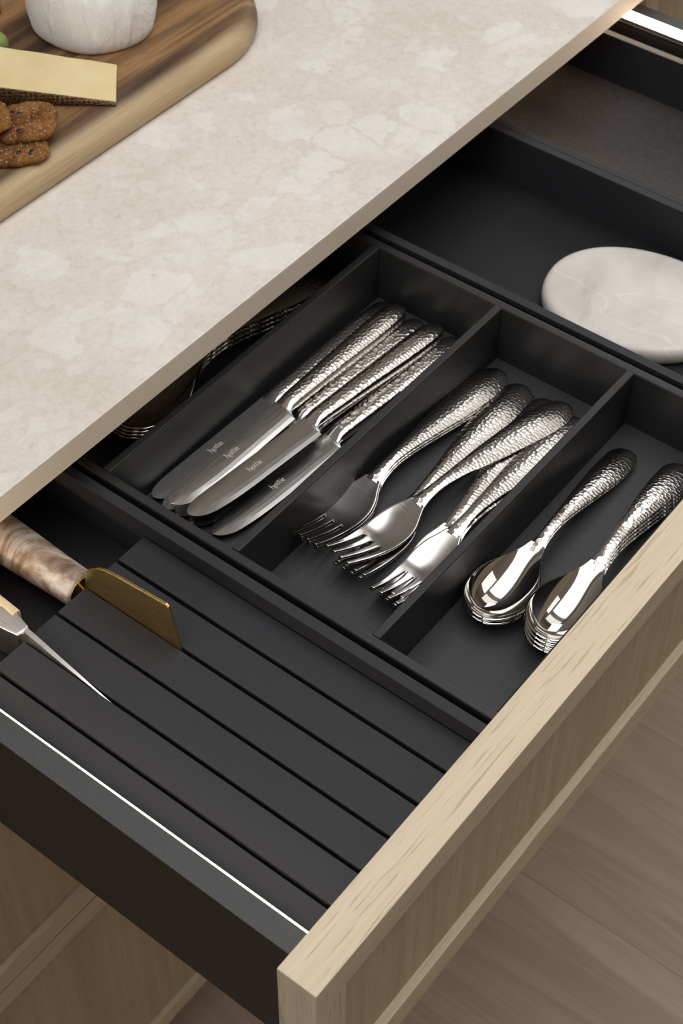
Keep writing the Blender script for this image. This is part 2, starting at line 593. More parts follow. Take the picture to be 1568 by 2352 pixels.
def interp(tab, x):
    if x <= tab[0][0]:
        return tab[0][1]
    for i in range(len(tab) - 1):
        (x0, y0), (x1, y1) = tab[i], tab[i + 1]
        if x <= x1:
            m = []
            for k in (i, i + 1):
                a = tab[max(k - 1, 0)]
                b = tab[min(k + 1, len(tab) - 1)]
                m.append((b[1] - a[1]) / (b[0] - a[0]))
            h = x1 - x0
            t = (x - x0) / h
            return ((2 * t**3 - 3 * t**2 + 1) * y0 + (t**3 - 2 * t**2 + t) * h * m[0]
                    + (-2 * t**3 + 3 * t**2) * y1 + (t**3 - t**2) * h * m[1])
    return tab[-1][1]


def shade_auto(me, angle=35):
    """smooth shading with sharp edges above the angle"""
    bm = bmesh.new()
    bm.from_mesh(me)
    a = math.radians(angle)
    for e in bm.edges:
        if len(e.link_faces) == 2:
            e.smooth = e.calc_face_angle(0) < a
    for f in bm.faces:
        f.smooth = True
    bm.to_mesh(me)
    bm.free()
    return me


# ------------------------------------------------------------------ the room
FLOOR_Z = -ZF
floor = empty('floor', (0, 0, FLOOR_Z), label='brown oak plank floor in front of the cabinets', kind='structure')
PW = 260.0
pl_mesh = {}
for i in range(-9, 13):
    x0 = 864 + (i - 3) * PW
    ends = [-3000, -3000 + 700 + (i * 617) % 1500, 1000]
    for a, b in zip(ends, ends[1:]):
        key = round(b - a, 1)
        bm = bmesh.new()
        vs = []
        for z in (-14, 0):
            for y in (a + 0.2, b - 0.2):
                for x in (x0 + 0.2, x0 + PW - 0.2):
                    vs.append(bm.verts.new(((x - x0) * MM, (y - a) * MM, z * MM)))
        for f in ((0, 1, 3, 2), (4, 6, 7, 5), (0, 4, 5, 1), (2, 3, 7, 6), (0, 2, 6, 4), (1, 5, 7, 3)):
            bm.faces.new([vs[k] for k in f])
        top = [e for e in bm.edges if all(v.co.z > -0.001 for v in e.verts)]
        bmesh.ops.bevel(bm, geom=top, offset=0.0004, segments=1, affect='EDGES')
        # every plank carries its own stretch of grain: shift the mesh so object coordinates differ
        ox, oy = (i * 1.37) % 3.0, (a * 0.00071 + i * 0.53) % 4.0
        for v in bm.verts:
            v.co += Vector((ox, oy, 0))
        link('plank', bm_mesh(bm, 'plank'), M['floor'], floor, Vector((x0 * MM - ox, a * MM - oy, 0)))
box('floor_screed', (-1700, 4100), (-3000, 1000), (-950 - 5, -945), M['wall'], None, 0,
    label='grey screed beneath the floor planks', kind='structure')
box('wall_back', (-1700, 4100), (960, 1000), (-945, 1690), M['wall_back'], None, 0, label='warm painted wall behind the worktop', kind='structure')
box('wall_left', (-1700, -1660), (-3000, 960), (-945, 1690), M['wall'], None, 0, label='warm painted wall on the left', kind='structure')
box('wall_right', (4060, 4100), (-3000, 960), (-945, 1690), M['wall'], None, 0, label='warm painted wall on the right', kind='structure')
box('wall_front', (-1700, 4100), (-3040, -3000), (-945, 1690), M['wall'], None, 0, label='warm painted wall facing the cabinets', kind='structure')
box('ceiling', (-1700, 4100), (-3040, 1000), (1690, 1720), M['ceil'], None, 0, label='white painted ceiling', kind='structure')


# ------------------------------------------------------------------ drawers and cabinets
def framed_front(parent, porg, x0, x1, yo, z0, z1, fw=24.0, depth=24.2, rec=5.6):
    """a framed oak front: recessed panel with mitred rails and stiles as sub-parts; yo = its outer face"""
    yi = yo + depth
    pan = box('drawer_front', (x0 + 10, x1 - 10), (yo + rec, yi - 0.6), (z0 + 10, z1 - 10), M['oak_panel'], parent, 0.2, porg)
    po = (( x0 + x1) / 2, (yo + rec + yi - 0.6) / 2, z0 + 10)

    def piece(name, pts, mat):
        return prism(name, pts, 1, yo, yi, mat, pan, po, 0.5)
    piece('rail', [(x0, z1), (x1, z1), (x1 - fw, z1 - fw), (x0 + fw, z1 - fw)], M['oak_x'])
    piece('rail', [(x0, z0), (x1, z0), (x1 - fw, z0 + fw), (x0 + fw, z0 + fw)], M['oak_x'])
    piece('stile', [(x0, z0), (x0 + fw, z0 + fw), (x0 + fw, z1 - fw), (x0, z1)], M['oak_z'])
    piece('stile', [(x1, z0), (x1 - fw, z0 + fw), (x1 - fw, z1 - fw), (x1, z1)], M['oak_z'])
    return pan


FX1 = 884.0
ZD = -12.0            # top of the drawer's metal sides
DB = 478.0            # back of the drawer
dr_o = (FX1 / 2, 200, -160)
drawer = empty('drawer', dr_o, label='open top drawer with pale oak framed front and black metal sides', cat='drawer')
framed_front(drawer, dr_o, 0, FX1, -24.2, -160, 0)
XL0, XL1 = 13.7, 28.2            # left side: outer face, inner top edge
XR0, XR1 = 869.5, 856.4          # right side


def metal_side(xo, xt, sgn):
    """side wall with a capping rail and a light strip tilted up and inward"""
    xi = xt + sgn * 5.4
    a, b = sorted((xo, xi))
    wall = box('side_wall', (a + (0.4 if sgn > 0 else 0), b - (0 if sgn > 0 else 0.4)), (0.5, DB), (-117.5, -25.0), M['metal_side'], drawer, 0.5, dr_o)
    cap = [(xo, -24.8), (xo, ZD), (xt, ZD), (xt + sgn * 4.4, ZD - 9.4), (xt + sgn * 5.2, ZD - 9.6), (xt + sgn * 5.2, -24.8)]
    prism('top_rail', cap, 1, 0.5, DB, M['metal_side'], drawer, dr_o, 0.35)
    e_ = sorted((xo + sgn * 0.25, xt - sgn * 0.1))
    box('top_plate', e_, (0.6, DB - 0.2), (ZD - 0.3, ZD + 0.15), M['metal_dark'], drawer, 0.1, dr_o)
    nx, nz = sgn * 0.903, 0.43
    t0 = (xt + sgn * 0.15, ZD - 0.2)
    t1 = (xt + sgn * 3.2, ZD - 6.9)
    strip = [t0, t1, (t1[0] + nx * 0.5, t1[1] + nz * 0.5), (t0[0] + nx * 0.5, t0[1] + nz * 0.5)]
    prism('light_strip', strip, 1, 2, DB - 4, M['glow'], drawer, dr_o, 0.0, label='glowing warm white light strip')


metal_side(XL0, XL1, 1)
metal_side(XR0, XR1, -1)
box('drawer_bottom', (XL1 + 6, XR1 - 6), (0.5, DB), (-115, -103), M['box'], drawer, 0.3, dr_o)
box('back_wall', (XL1 + 6, XR1 - 6), (DB - 14, DB), (-103, ZD - 6), M['box'], drawer, 0.3, dr_o)

YC = 320.0            # outer face of the closed fronts
for k, (za, zb, nm) in enumerate(((-490, -163, 'closed middle drawer under the open drawer, oak framed front'),
                                 (-827, -493, 'closed bottom drawer near the floor, oak framed front'))):
    o_ = (FX1 / 2 - 158, YC + 20, za)
    d_ = empty('drawer', o_, label=nm, cat='drawer')
    framed_front(d_, o_, -316, FX1, YC, za, zb)
o_ = (-159.5, YC + 20, -160)
d_ = empty('drawer', o_, label='closed narrow drawer left of the open drawer, under the worktop', cat='drawer')
framed_front(d_, o_, -316, -3, YC, -160, 0)
o_ = (FX1 + 3 + 300, YC + 20, -160)
d_ = empty('drawer', o_, label='closed drawer of the next cabinet, right of the open drawer', cat='drawer')
framed_front(d_, o_, FX1 + 3, FX1 + 603, YC, -160, 0)
o_ = (FX1 + 3 + 300, YC + 20, -827)
d_ = empty('cupboard_door', o_, label='tall oak door below the closed drawer of the next cabinet', cat='door')
framed_front(d_, o_, FX1 + 3, FX1 + 603, YC, -827, -163)

for k, (a, b, nm) in enumerate(((-316, FX1, 'oak base cabinet carcass holding the open drawer'), (FX1 + 3, FX1 + 603, 'oak base cabinet carcass right of the open drawer'))):
    o_ = ((a + b) / 2, 640, FLOOR_Z)
    cb = empty('base_cabinet', o_, label=nm, cat='cabinet')
    for x0, x1 in ((a + 1, a + 13), (b - 13, b - 1)):
        box('side_panel', (x0, x1), (YC + 25, 930), (-828, 4.2), M['oak_z'], cb, 0.3, o_)
    box('back_panel', (a + 13, b - 13), (915, 930), (-828, 4.2), M['box'], cb, 0, o_)
    box('bottom_panel', (a + 13, b - 13), (YC + 25, 915), (-828, -810), M['oak_x'], cb, 0.3, o_)
    box('plinth', (a + 1, b - 1), (YC + 80, YC + 96), (-930, -829), M['oak_x'], cb, 0.3, o_)
    if k:
        box('shelf', (a + 13, b - 13), (YC + 26, 915), (-170, -164), M['oak_x'], cb, 0.3, o_)

# ------------------------------------------------------------------ worktop
TOP0, TOP1, CY0 = 4.8, 24.0, 305.4
ct = box('countertop', (-420, 1900), (CY0, 958), (TOP1 - 1.6, TOP1), M['stone'], None, 0.5, label='mottled beige stone worktop above the open drawer', cat='countertop')
box('slab_body', (-419.9, 1899.9), (CY0 + 0.05, 957.9), (TOP0, TOP1 - 1.6), M['stone_edge'], ct, 0.4, (740, (CY0 + 958) / 2, TOP1 - 1.6), label='plain sand-coloured cut edge of the slab')

# ------------------------------------------------------------------ drawer inserts
ZW = -25.0
kb_o = (110, 230, -103)
kb = empty('knife_block', kb_o, label='charcoal slatted knife block insert at the left of the drawer', cat='knife block')
box('base', (34.4, 185.8), (2, 462), (-103, -62.5), M['base'], kb, 0.2, kb_o)
box('side_wall', (186, 193.4), (2, 462), (-103, ZW), M['slat'], kb, 0.5, kb_o)
SL = [(162.0, 185.3), (136.0, 159.4), (110.0, 133.4), (84.2, 107.5), (58.2, 81.6), (34.8, 55.5)]
for a, b in SL:
    box('slat', (a, b), (3, 259.5), (-62.4, -37.5), M['slat'], kb, 0.45, kb_o)

TX0, TX1, TXI0, TXI1 = 198.0, 495.0, 204.7, 488.2
TY0, TY1 = 3.0, 420.0
tr_o = (346, 210, -103)
tray = empty('cutlery_tray', tr_o, label='black cutlery tray with dividers in the middle of the drawer', cat='tray')
box('tray_floor', (TXI0 - 0.5, TXI1 + 0.5), (TY0, TY1), (-75, -72), M['tray_floor'], tray, 0.2, tr_o)
box('tray_wall', (TX0, TXI0), (TY0, TY1), (-103, ZW), M['tray'], tray, 1.6, tr_o, 3)
box('tray_wall', (TXI1, TX1), (TY0, TY1), (-103, ZW), M['tray'], tray, 1.6, tr_o, 3)
box('tray_wall', (TXI0 - 1, TXI1 + 1), (TY0, TY0 + 6.5), (-103, ZW - 0.2), M['tray'], tray, 1.4, tr_o, 3)
box('tray_wall', (TXI0 - 1, TXI1 + 1), (TY1 - 6.5, TY1), (-103, ZW - 0.2), M['tray'], tray, 1.4, tr_o, 3)
for a, b in ((91.0, 97.0), (198.0, 204.0), (304.7, 310.8)):
    box('divider', (TXI0 - 0.2, TXI1 + 0.2), (a, b), (-72.5, ZW + 0.15), M['tray'], tray, 0.9, tr_o, 3)


def liner(x0, x1, name, label, fz):
    o_ = ((x0 + x1) / 2, 230, -103)
    t = empty(name, o_, label=label, cat='drawer insert')
    W_ = 7.0
    box('liner_floor', (x0 + W_, x1 - W_), (2, 462), (-103, fz), M['mat'] if x0 > 600 else M['box'], t, 0.2, o_)
    box('liner_wall', (x0, x0 + W_), (2, 462), (-103, ZW), M['slat'], t, 0.5, o_)
    box('liner_wall', (x1 - W_, x1), (2, 462), (-103, ZW), M['slat'], t, 0.5, o_)
    box('liner_wall', (x0 + W_, x1 - W_), (2, 9), (-103, ZW), M['slat'], t, 0.5, o_)
    box('liner_wall', (x0 + W_, x1 - W_), (455, 462), (-103, ZW), M['slat'], t, 0.5, o_)
    return t


liner(499.6, 667.8, 'open_liner', 'open black drawer compartment holding the oval marble board', -66.8)
liner(668.0, 838.6, 'open_liner', 'empty black drawer compartment beside the far light strip', -67.2)


# ------------------------------------------------------------------ cutlery
def flat_handle(stations, n=14):
    """crowned flat handle: stations (x, half width, z of the under side, crown, edge thickness)"""
    rings = []
    for x, hw, z, cr, th in stations:
        ring = []
        for i in range(n + 1):
            v = -1 + 2 * i / n
            ring.append((x, hw * v, z + th + cr * (1 - abs(v) ** 2.2)))
        for i in range(n, -1, -1):
            v = -1 + 2 * i / n
            ring.append((x, hw * v * 0.96, z + cr * 0.35 * (1 - v * v)))
        rings.append(ring)
    return loft(rings)


def end_round(x_end, length, hw, m=7):
    """half widths that close a handle with a round end"""
    out = []
    for i in range(1, m + 1):
        a = math.pi / 2 * i / m
        out.append((x_end - length + length * math.sin(a), max(hw * math.cos(a), 0.12)))
    return out


FL = 217.0
FW = [(0, 11.2), (20, 12.2), (40, 13.8), (50, 14.0), (58, 12.2), (65, 8.6), (72, 5.6), (80, 4.2), (92, 3.8), (110, 5.2), (135, 8.3), (160, 11.0), (184, 12.6), (199, 12.3)]
FZ = [(0, 12.5), (8, 8.6), (18, 4.7), (30, 1.7), (42, 0.6), (52, 1.9), (62, 5.0), (74, 8.8), (88, 11.2), (100, 11.5), (125, 9.7), (155, 6.0), (185, 2.6), (205, 0.9), (217, 0.4)]


def make_fork_meshes():
    xs = [69 + (199 - 69) * i / 36 for i in range(37)]
    st = [(x, interp(FW, x), interp(FZ, x), 0.20 * interp(FW, x), 1.5) for x in xs]
    for x, hw in end_round(FL, 18, 12.3, 8):
        st.append((x, hw, interp(FZ, x), 0.20 * hw, 1.5 * min(1, 0.4 + hw / 10)))
    hm = shade_auto(bm_mesh(flat_handle(st, 16), 'fork_handle'), 50)
    # head: grid with three slots
    root = 31.0
    xs = [0, 0.8] + [3 + (root - 3) * i / 8 for i in range(9)] + [root + 1.5] + [root + 1.5 + (71 - root - 1.5) * i / 12 for i in range(1, 13)]
    bounds = []
    for k in range(4):                       # tine edges as fractions of the half width, at tip and at root
        ctip = -0.86 + k * 0.573
        crt = -0.80 + k * 0.5333
        bounds.append((ctip, 0.125, crt, 0.20))
    cols = []
    for k in range(4):
        for s in (-1, -0.33, 0.33, 1):
            cols.append((k, s))
    bm = bmesh.new()
    grid = []
    for x in xs:
        hw, z = interp(FW, x), interp(FZ, x)
        t = min(x / root, 1.0)
        row = []
        for k, s in cols:
            ct, ht, cr, hr = bounds[k]
            f = (ct + (cr - ct) * t) + s * (ht + (hr - ht) * t)
            if x > root + 1.4:
                edge = (k == 0 and s == -1) or (k == 3 and s == 1)
                f = f if not edge else (-1 if k == 0 else 1)
            dish = -1.2 * (1 - f * f) * max(0, min(1, (x - 8) / 22)) * max(0, min(1, (72 - x) / 25))
            row.append(bm.verts.new(Vector((x, hw * f, z + 2.4 + dish)) * MM))
        grid.append(row)
    for i in range(len(xs) - 1):
        for j in range(len(cols) - 1):
            gap = cols[j][0] != cols[j + 1][0]
            if gap and xs[i] < root - 0.01:
                continue
            bm.faces.new((grid[i][j], grid[i + 1][j], grid[i + 1][j + 1], grid[i][j + 1]))
    bmesh.ops.recalc_face_normals(bm, faces=bm.faces)
    if sum(f.normal.z for f in bm.faces) < 0:
        bmesh.ops.reverse_faces(bm, faces=bm.faces)
    bm.normal_update()
    bmesh.ops.solidify(bm, geom=bm.faces[:], thickness=1.7 * MM)
    bmesh.ops.recalc_face_normals(bm, faces=bm.faces)
    sharp = [e for e in bm.edges if len(e.link_faces) == 2 and e.calc_face_angle(0) > math.radians(50)]
    bmesh.ops.bevel(bm, geom=sharp, offset=0.28 * MM, segments=2, profile=0.5, affect='EDGES', clamp_overlap=True)
    dm = shade_auto(bm_mesh(bm, 'fork_head'), 45)
    return hm, dm


def spoon_meshes(k=1.0):
    L = 185.0
    SWt = [(56, 6.4), (62, 4.9), (70, 3.9), (82, 3.7), (100, 5.0), (120, 7.2), (142, 9.5), (160, 10.6), (171, 10.5)]
    SZt = [(52, 9.6), (60, 12.2), (70, 15.2), (82, 16.8), (92, 16.6), (112, 13.4), (140, 7.6), (165, 2.6), (178, 0.8), (185, 0.3)]
    xs = [58 + (171 - 58) * i / 32 for i in range(33)]
    st = [(x, interp(SWt, x), interp(SZt, x), 0.20 * interp(SWt, x), 1.5) for x in xs]
    for x, hw in end_round(L, 14, 10.5, 8):
        st.append((x, hw, interp(SZt, x), 0.2 * hw, 1.5 * min(1, 0.4 + hw / 10)))
    st = [(x * k, hw * k, z * k, c * k, t) for x, hw, z, c, t in st]
    hm = shade_auto(bm_mesh(flat_handle(st, 14), 'spoon_handle'), 50)
    W = [(0, 2.6), (1, 5.7), (3, 8.9), (7, 13.0), (14, 16.6), (22, 18.0), (30, 17.6), (38, 15.4), (46, 11.6), (52, 8.4), (58, 6.0), (64, 4.3)]
    RIM = [(0, 12.0), (10, 12.2), (25, 11.9), (40, 11.6), (50, 12.3), (58, 13.4), (64, 14.6)]
    DEP = [(0, 0.15), (3, 3.6), (8, 7.2), (16, 10.3), (26, 11.3), (36, 9.4), (46, 5.2), (54, 1.6), (60, 0.3), (64, 0.0)]
    xs = [0, 0.35, 1.0, 2, 3.4, 5.2, 7.4, 10, 13, 16.5, 20, 24, 28, 32, 36, 40, 44, 48, 52, 56, 60, 64]
    nv = 18
    bm = bmesh.new()
    G = []
    for x in xs:
        hw, rim, dep = interp(W, x), interp(RIM, x), interp(DEP, x)
        row = []
        for j in range(nv + 1):
            v = math.sin(math.pi / 2 * (-1 + 2 * j / nv))
            z = rim - dep * (1 - abs(v) ** 2.1) ** 0.92 + 1.0
            row.append(bm.verts.new(Vector((x * 1.07 - 4.5, hw * 1.15 * v, z)) * MM * k))
        G.append(row)
    for a, b in zip(G, G[1:]):
        for j in range(nv):
            bm.faces.new((a[j], b[j], b[j + 1], a[j + 1]))
    bmesh.ops.recalc_face_normals(bm, faces=bm.faces)
    if sum(f.normal.z for f in bm.faces) < 0:
        bmesh.ops.reverse_faces(bm, faces=bm.faces)
    bm.normal_update()
    bmesh.ops.solidify(bm, geom=bm.faces[:], thickness=1.25 * MM)
    bmesh.ops.recalc_face_normals(bm, faces=bm.faces)
    sharp = [e for e in bm.edges if len(e.link_faces) == 2 and e.calc_face_angle(0) > math.radians(55)]
    bmesh.ops.bevel(bm, geom=sharp, offset=0.3 * MM, segments=2, profile=0.5, affect='EDGES', clamp_overlap=True)
    dm = shade_auto(bm_mesh(bm, 'spoon_bowl'), 60)
    return hm, dm


def ribbon(bm, pts, wd, z):
    """flat stroke along a polyline (mm)"""
    prev = None
    n = len(pts)
    for i, p in enumerate(pts):
        a = pts[max(i - 1, 0)]
        b = pts[min(i + 1, n - 1)]
        d = Vector((b[0] - a[0], b[1] - a[1]))
        d.normalize()
        nx, ny = -d.y, d.x
        w_ = wd[i] if isinstance(wd, (list, tuple)) else wd
        q = (bm.verts.new(Vector((p[0] + nx * w_ / 2, p[1] + ny * w_ / 2, z)) * MM),
             bm.verts.new(Vector((p[0] - nx * w_ / 2, p[1] - ny * w_ / 2, z)) * MM))
        if prev:
            bm.faces.new((prev[0], prev[1], q[1], q[0]))
        prev = q


def arc(cx, cy, rx, ry, a0, a1, n=12):
    return [(cx + rx * math.cos(math.radians(a0 + (a1 - a0) * i / n)), cy + ry * math.sin(math.radians(a0 + (a1 - a0) * i / n))) for i in range(n + 1)]


def lettering_mesh(x0, y0, s, z):
    """the word 'hottie' in a plump old-style face, drawn with flat strokes"""
    bm = bmesh.new()

    def st(pts, wd):
        ribbon(bm, [(x0 + a * s, y0 + b * s) for a, b in pts], [q * s for q in wd] if isinstance(wd, list) else wd * s, z)
    st([(0.22, 0), (0.22, 1.62)], 0.30)                                     # h
    st([(-0.02, 1.50), (0.30, 1.62)], 0.16)
    st([(-0.02, 0.06), (0.46, 0.06)], 0.13)
    st([(0.30, 0.66), (0.46, 0.92), (0.66, 0.98), (0.82, 0.82), (0.86, 0.5), (0.84, 0.1), (0.86, -0.2), (1.02, -0.38), (1.26, -0.36), (1.36, -0.24)],
       [0.10, 0.14, 0.20, 0.28, 0.30, 0.28, 0.24, 0.18, 0.14, 0.10])
    st(arc(1.50, 0.50, 0.33, 0.42, 0, 360, 20), 0.26)                       # o
    st([(2.20, 1.36), (2.20, 0.30), (2.30, 0.10), (2.50, 0.10)], [0.24, 0.30, 0.26, 0.12])   # t
    st([(1.94, 0.98), (2.46, 0.98)], 0.17)
    st([(2.52, 0.98), (3.06, 0.98)], 0.17)
    st([(2.78, 1.50), (2.78, 0.30), (2.88, 0.10), (3.06, 0.10)], [0.24, 0.30, 0.26, 0.12])   # t
    st([(3.36, 1.0), (3.36, 0.24), (3.46, 0.08), (3.58, 0.10)], [0.28, 0.30, 0.24, 0.12])    # i
    st([(3.22, 0.97), (3.38, 0.97)], 0.12)
    st([(3.28, 1.30), (3.50, 1.30)], 0.22)
    st(arc(3.98, 0.50, 0.33, 0.42, 12, 318, 16), 0.25)                      # e
    st([(3.72, 0.50), (4.32, 0.62)], 0.14)
    return bm_mesh(bm, 'etched_lettering')


def knife_meshes():
    # blade: spine on +y, cutting edge on -y, with a ground bevel along the edge
    L = 119.0
    rings = []
    xs = [0, 0.3, 1.0, 2.2, 4, 6.5, 10, 14, 19, 25, 32, 40, 50, 60, 70, 80, 90, 100, 108, 111.5, 112.2, 113.5, 116, L]
    for x in xs:
        ys = 2.2 + 6.4 * math.sqrt(1 - (1 - min(x / 15.0, 1)) ** 2)
        ye = 2.0 - 8.6 * math.sqrt(1 - (1 - min(x / 15.0, 1)) ** 2) - 4.8 * (1 - (1 - min(x / 48.0, 1)) ** 2)
        if x > 111.8:
            ye = -11.4 + 6.8 * min((x - 111.8) / 3.4, 1) ** 0.6
        th = 0.95 * min(1, 0.25 + x / 30)
        wd = ys - ye
        bv = min(6.2, wd * 0.4)
        e = 0.16
        ring = [(x, ys, th), (x, ys - wd * 0.3, th * 1.0), (x, ye + bv, th * 0.92), (x, ye + bv * 0.5, th * 0.62), (x, ye, e),
                (x, ye, -e), (x, ye + bv * 0.5, -th * 0.62), (x, ye + bv, -th * 0.92), (x, ys - wd * 0.3, -th), (x, ys, -th)]
        rings.append(ring)
    blade = shade_auto(bm_mesh(loft(rings), 'knife_blade'), 2.6)

    def oval(x, hy, hz, cy=0.0, n=28):
        q = []
        for i in range(n):
            a = 2 * math.pi * i / n
            ca, sa = math.cos(a), math.sin(a)
            q.append((x, cy + hy * math.copysign(abs(ca) ** 0.8, ca), hz * math.copysign(abs(sa) ** 0.5, sa)))
        return q
    bol = []
    for x, hy, hz in ((114.5, 6.6, 0.95), (116.5, 6.4, 1.6), (119, 6.3, 3.0), (121.5, 6.4, 3.9), (124, 6.6, 4.2)):
        bol.append(oval(x, hy, hz, 2.2))
    bolster = shade_auto(bm_mesh(loft(bol), 'knife_bolster'), 50)
    H = [(123.5, 6.6), (140, 7.0), (165, 7.8), (190, 8.7), (215, 9.4), (234, 9.2)]
    Z = [(123.5, 4.2), (140, 4.6), (165, 5.0), (200, 5.4), (225, 5.4), (236, 5.0)]
    rg = [oval(123.5 + (234 - 123.5) * i / 24, interp(H, 123.5 + (234 - 123.5) * i / 24), interp(Z, 123.5 + (234 - 123.5) * i / 24), 2.2 - 1.4 * i / 24) for i in range(25)]
    for i in range(1, 9):
        a = math.pi / 2 * i / 8
        rg.append(oval(234 + 17 * math.sin(a), max(9.2 * math.cos(a), 0.1), max(5.0 * math.cos(a) ** 0.8, 0.1), 0.8))
    handle = shade_auto(bm_mesh(loft(rg), 'knife_handle'), 60)
    text = lettering_mesh(53.5, -1.2, 2.8, 1.04)
    return blade, bolster, handle, text


FORK = make_fork_meshes()
SPOON = spoon_meshes(1.0)
BIG = spoon_meshes(1.14)
KNIFE = knife_meshes()


def copy_tree(o, parent=None):
    c = o.copy()
    COL.objects.link(c)
    if parent is not None:
        c.parent = parent
    for ch in [q for q in bpy.data.objects if q.parent == o]:
        copy_tree(ch, c)
    return c


def build_fork():
    t = empty('fork', (0, 0, 0), cat='fork', group='hammered forks in the tray')
    link('handle', FORK[0], M['hammered'], t)
    link('head', FORK[1], M['head'], t, label='smooth four-tined head')
    return t


def build_spoon(ms, grp):
    t = empty('spoon', (0, 0, 0), cat='spoon', group=grp)
    link('handle', ms[0], M['hammered'], t)
    link('bowl', ms[1], M['mirror'], t, label='mirror-polished bowl')
    return t


def build_knife():
    t = empty('table_knife', (0, 0, 0), cat='knife', group='hammered table knives in the tray')
    b = link('blade', KNIFE[0], M['blade'], t, label='brushed steel blade')
    link('etched_lettering', KNIFE[3], M['etched'], b, label='small etched word on the blade')
    link('bolster', KNIFE[1], M['bolster'], t)
    link('handle', KNIFE[2], M['hammered'], t)
    return t


used = {}


def place(key, maker, tip, end, z, label, pitch=0.0, roll=0.0):
    """tip and end: mm in plan; the piece lies from tip to end, its lowest side at z"""
    if key not in used:
        used[key] = maker()
        o = used[key]
    else:
        o = copy_tree(used[key])
    a = math.atan2(end[1] - tip[1], end[0] - tip[0])
    o.location = P(tip[0], tip[1], z)
    o.rotation_euler = (roll, pitch, a)
    o['label'] = label
    return o


TF = -71.9


def line(end, ang, L):
    a = math.radians(ang)
    return (end[0] - L * math.cos(a), end[1] - L * math.sin(a)), end


# table knives: three on the floor of the compartment, the others lying in the hollows above them
for (end, ang, z, pitch, roll, lab) in (
        ((482.5, 288.0), -1.5, TF + 5.5, 0, 0.0, 'knife nearest the divider below the worktop, half under the brightest knife'),
        ((480.5, 259.2), -3.0, TF + 5.5, 0, 0.0, 'low dark-handled knife between the two raised knives'),
        ((479.5, 275.5), -1.6, TF + 5.5, 0, 0.0, 'low knife hidden beneath the brightest knife, only its tip showing'),
        ((480.0, 242.8), -3.9, TF + 5.5, 0, 0.0, 'low knife hidden beneath the raised dark-bladed knife, its tip showing'),
        ((482.0, 226.5), -3.8, TF + 5.5, 0, -0.03, 'knife lying against the divider next to the forks'),
        ((478.5, 274.5), -0.1, TF + 16.2, 0.012, 0.035, 'raised knife with the brightest blade, on top of the pile'),
        ((478.0, 240.5), -4.4, TF + 16.0, 0.012, -0.03, 'raised knife with dark blade, second from the forks')):
    t_, e_ = line(end, ang, 251.0)
    place('knife', build_knife, t_, e_, z, lab, pitch, roll)

# forks: three loose stacks
for (end, ang, z, pitch, lab) in (
        ((474.5, 184.0), -1.5, TF, 0, 'lowest fork of the stack nearest the knives'),
        ((474.0, 184.2), -1.4, TF + 2.5, 0, 'middle fork of the stack nearest the knives'),
        ((473.5, 184.4), -1.5, TF + 5.0, 0, 'top fork of the stack nearest the knives'),
        ((472.0, 160.5), 1.8, TF, 0, 'fork lying under the crossed forks in the middle'),
        ((473.0, 164.4), 3.3, TF + 2.6, 0.0, 'fork in the middle whose neck passes under another fork'),
        ((471.5, 127.5), -9.6, TF + 6.2, -0.006, 'topmost fork lying slantwise across the middle of the fork compartment'),
        ((468.5, 110.5), -3.5, TF, 0, 'lowest fork beside the divider next to the spoons'),
        ((472.0, 142.5), 7.0, TF + 2.5, 0, 'fork slanting towards the spoons, its handle end between two others'),
        ((467.0, 115.0), -1.6, TF + 5.2, 0, 'top fork pressed against the divider next to the spoons')):
    t_, e_ = line(end, ang, 217.0)
    place('fork', build_fork, t_, e_, z, lab, pitch)

# small spoons: a pair and a stack of four
for i, (end, ang, lab) in enumerate((((464.5, 73.4), 1.6, 'lower spoon of the pair beside the divider'), ((464.3, 73.2), 1.5, 'top spoon of the pair beside the divider'))):
    t_, e_ = line(end, ang, 185.0)
    place('spoon', lambda: build_spoon(SPOON, 'small hammered spoons in the tray'), t_, e_, TF + i * 4.0, lab, 0.008 * i)
for i, lab in enumerate(('bottom spoon of the stack of four beside the oak front', 'second spoon from the bottom in the stack of four beside the oak front',
                         'third spoon from the bottom in the stack of four beside the oak front', 'top spoon of the stack of four beside the oak front')):
    t_, e_ = line((469.0 - i * 0.7, 33.0 + i * 0.6), 2.0 + 0.35 * i, 185.0)
    place('spoon', None, t_, e_, TF + i * 4.9, lab, 0.007 * i)
# tablespoons in the shade under the worktop
for i, lab in enumerate(('lowest tablespoon in the shaded rear tray compartment', 'second tablespoon from below in the shaded rear tray compartment',
                         'third tablespoon from below in the shaded rear tray compartment', 'top tablespoon in the shaded rear tray compartment')):
    t_, e_ = line((470.0, 341.0 + i * 1.0), -2.6 + i * 0.8, 211.0)
    place('big', lambda: build_spoon(BIG, 'tablespoons in the shaded compartment'), t_, e_, TF + i * 4.2, lab)

# ------------------------------------------------------------------ oval marble board
rings = []
for dz, ins in ((0, 3.2), (1.2, 1.2), (3.2, 0.2), (6, 0.0), (9, 0.2), (11.6, 1.3), (13.2, 3.4), (13.9, 6.5)):
    ring = []
    for i in range(72):
        a = 2 * math.pi * i / 72
        e = 2.15
        ca, sa = math.cos(a), math.sin(a)
        r = 1.0 / (abs(ca) ** e + abs(sa) ** e) ** (1 / e)
        ring.append(((69.5 - ins) * r * ca, (57.3 - ins) * r * sa, dz))
    rings.append(ring)
mb = link('marble_board', shade_auto(bm_mesh(loft(rings), 'marble_board'), 40), M['wmarble'], None, P(588.5, 144.5, -66.8),
          label='white oval marble board with rounded edge lying in the drawer', cat='board')
mb.rotation_euler = (0, 0, math.radians(105))

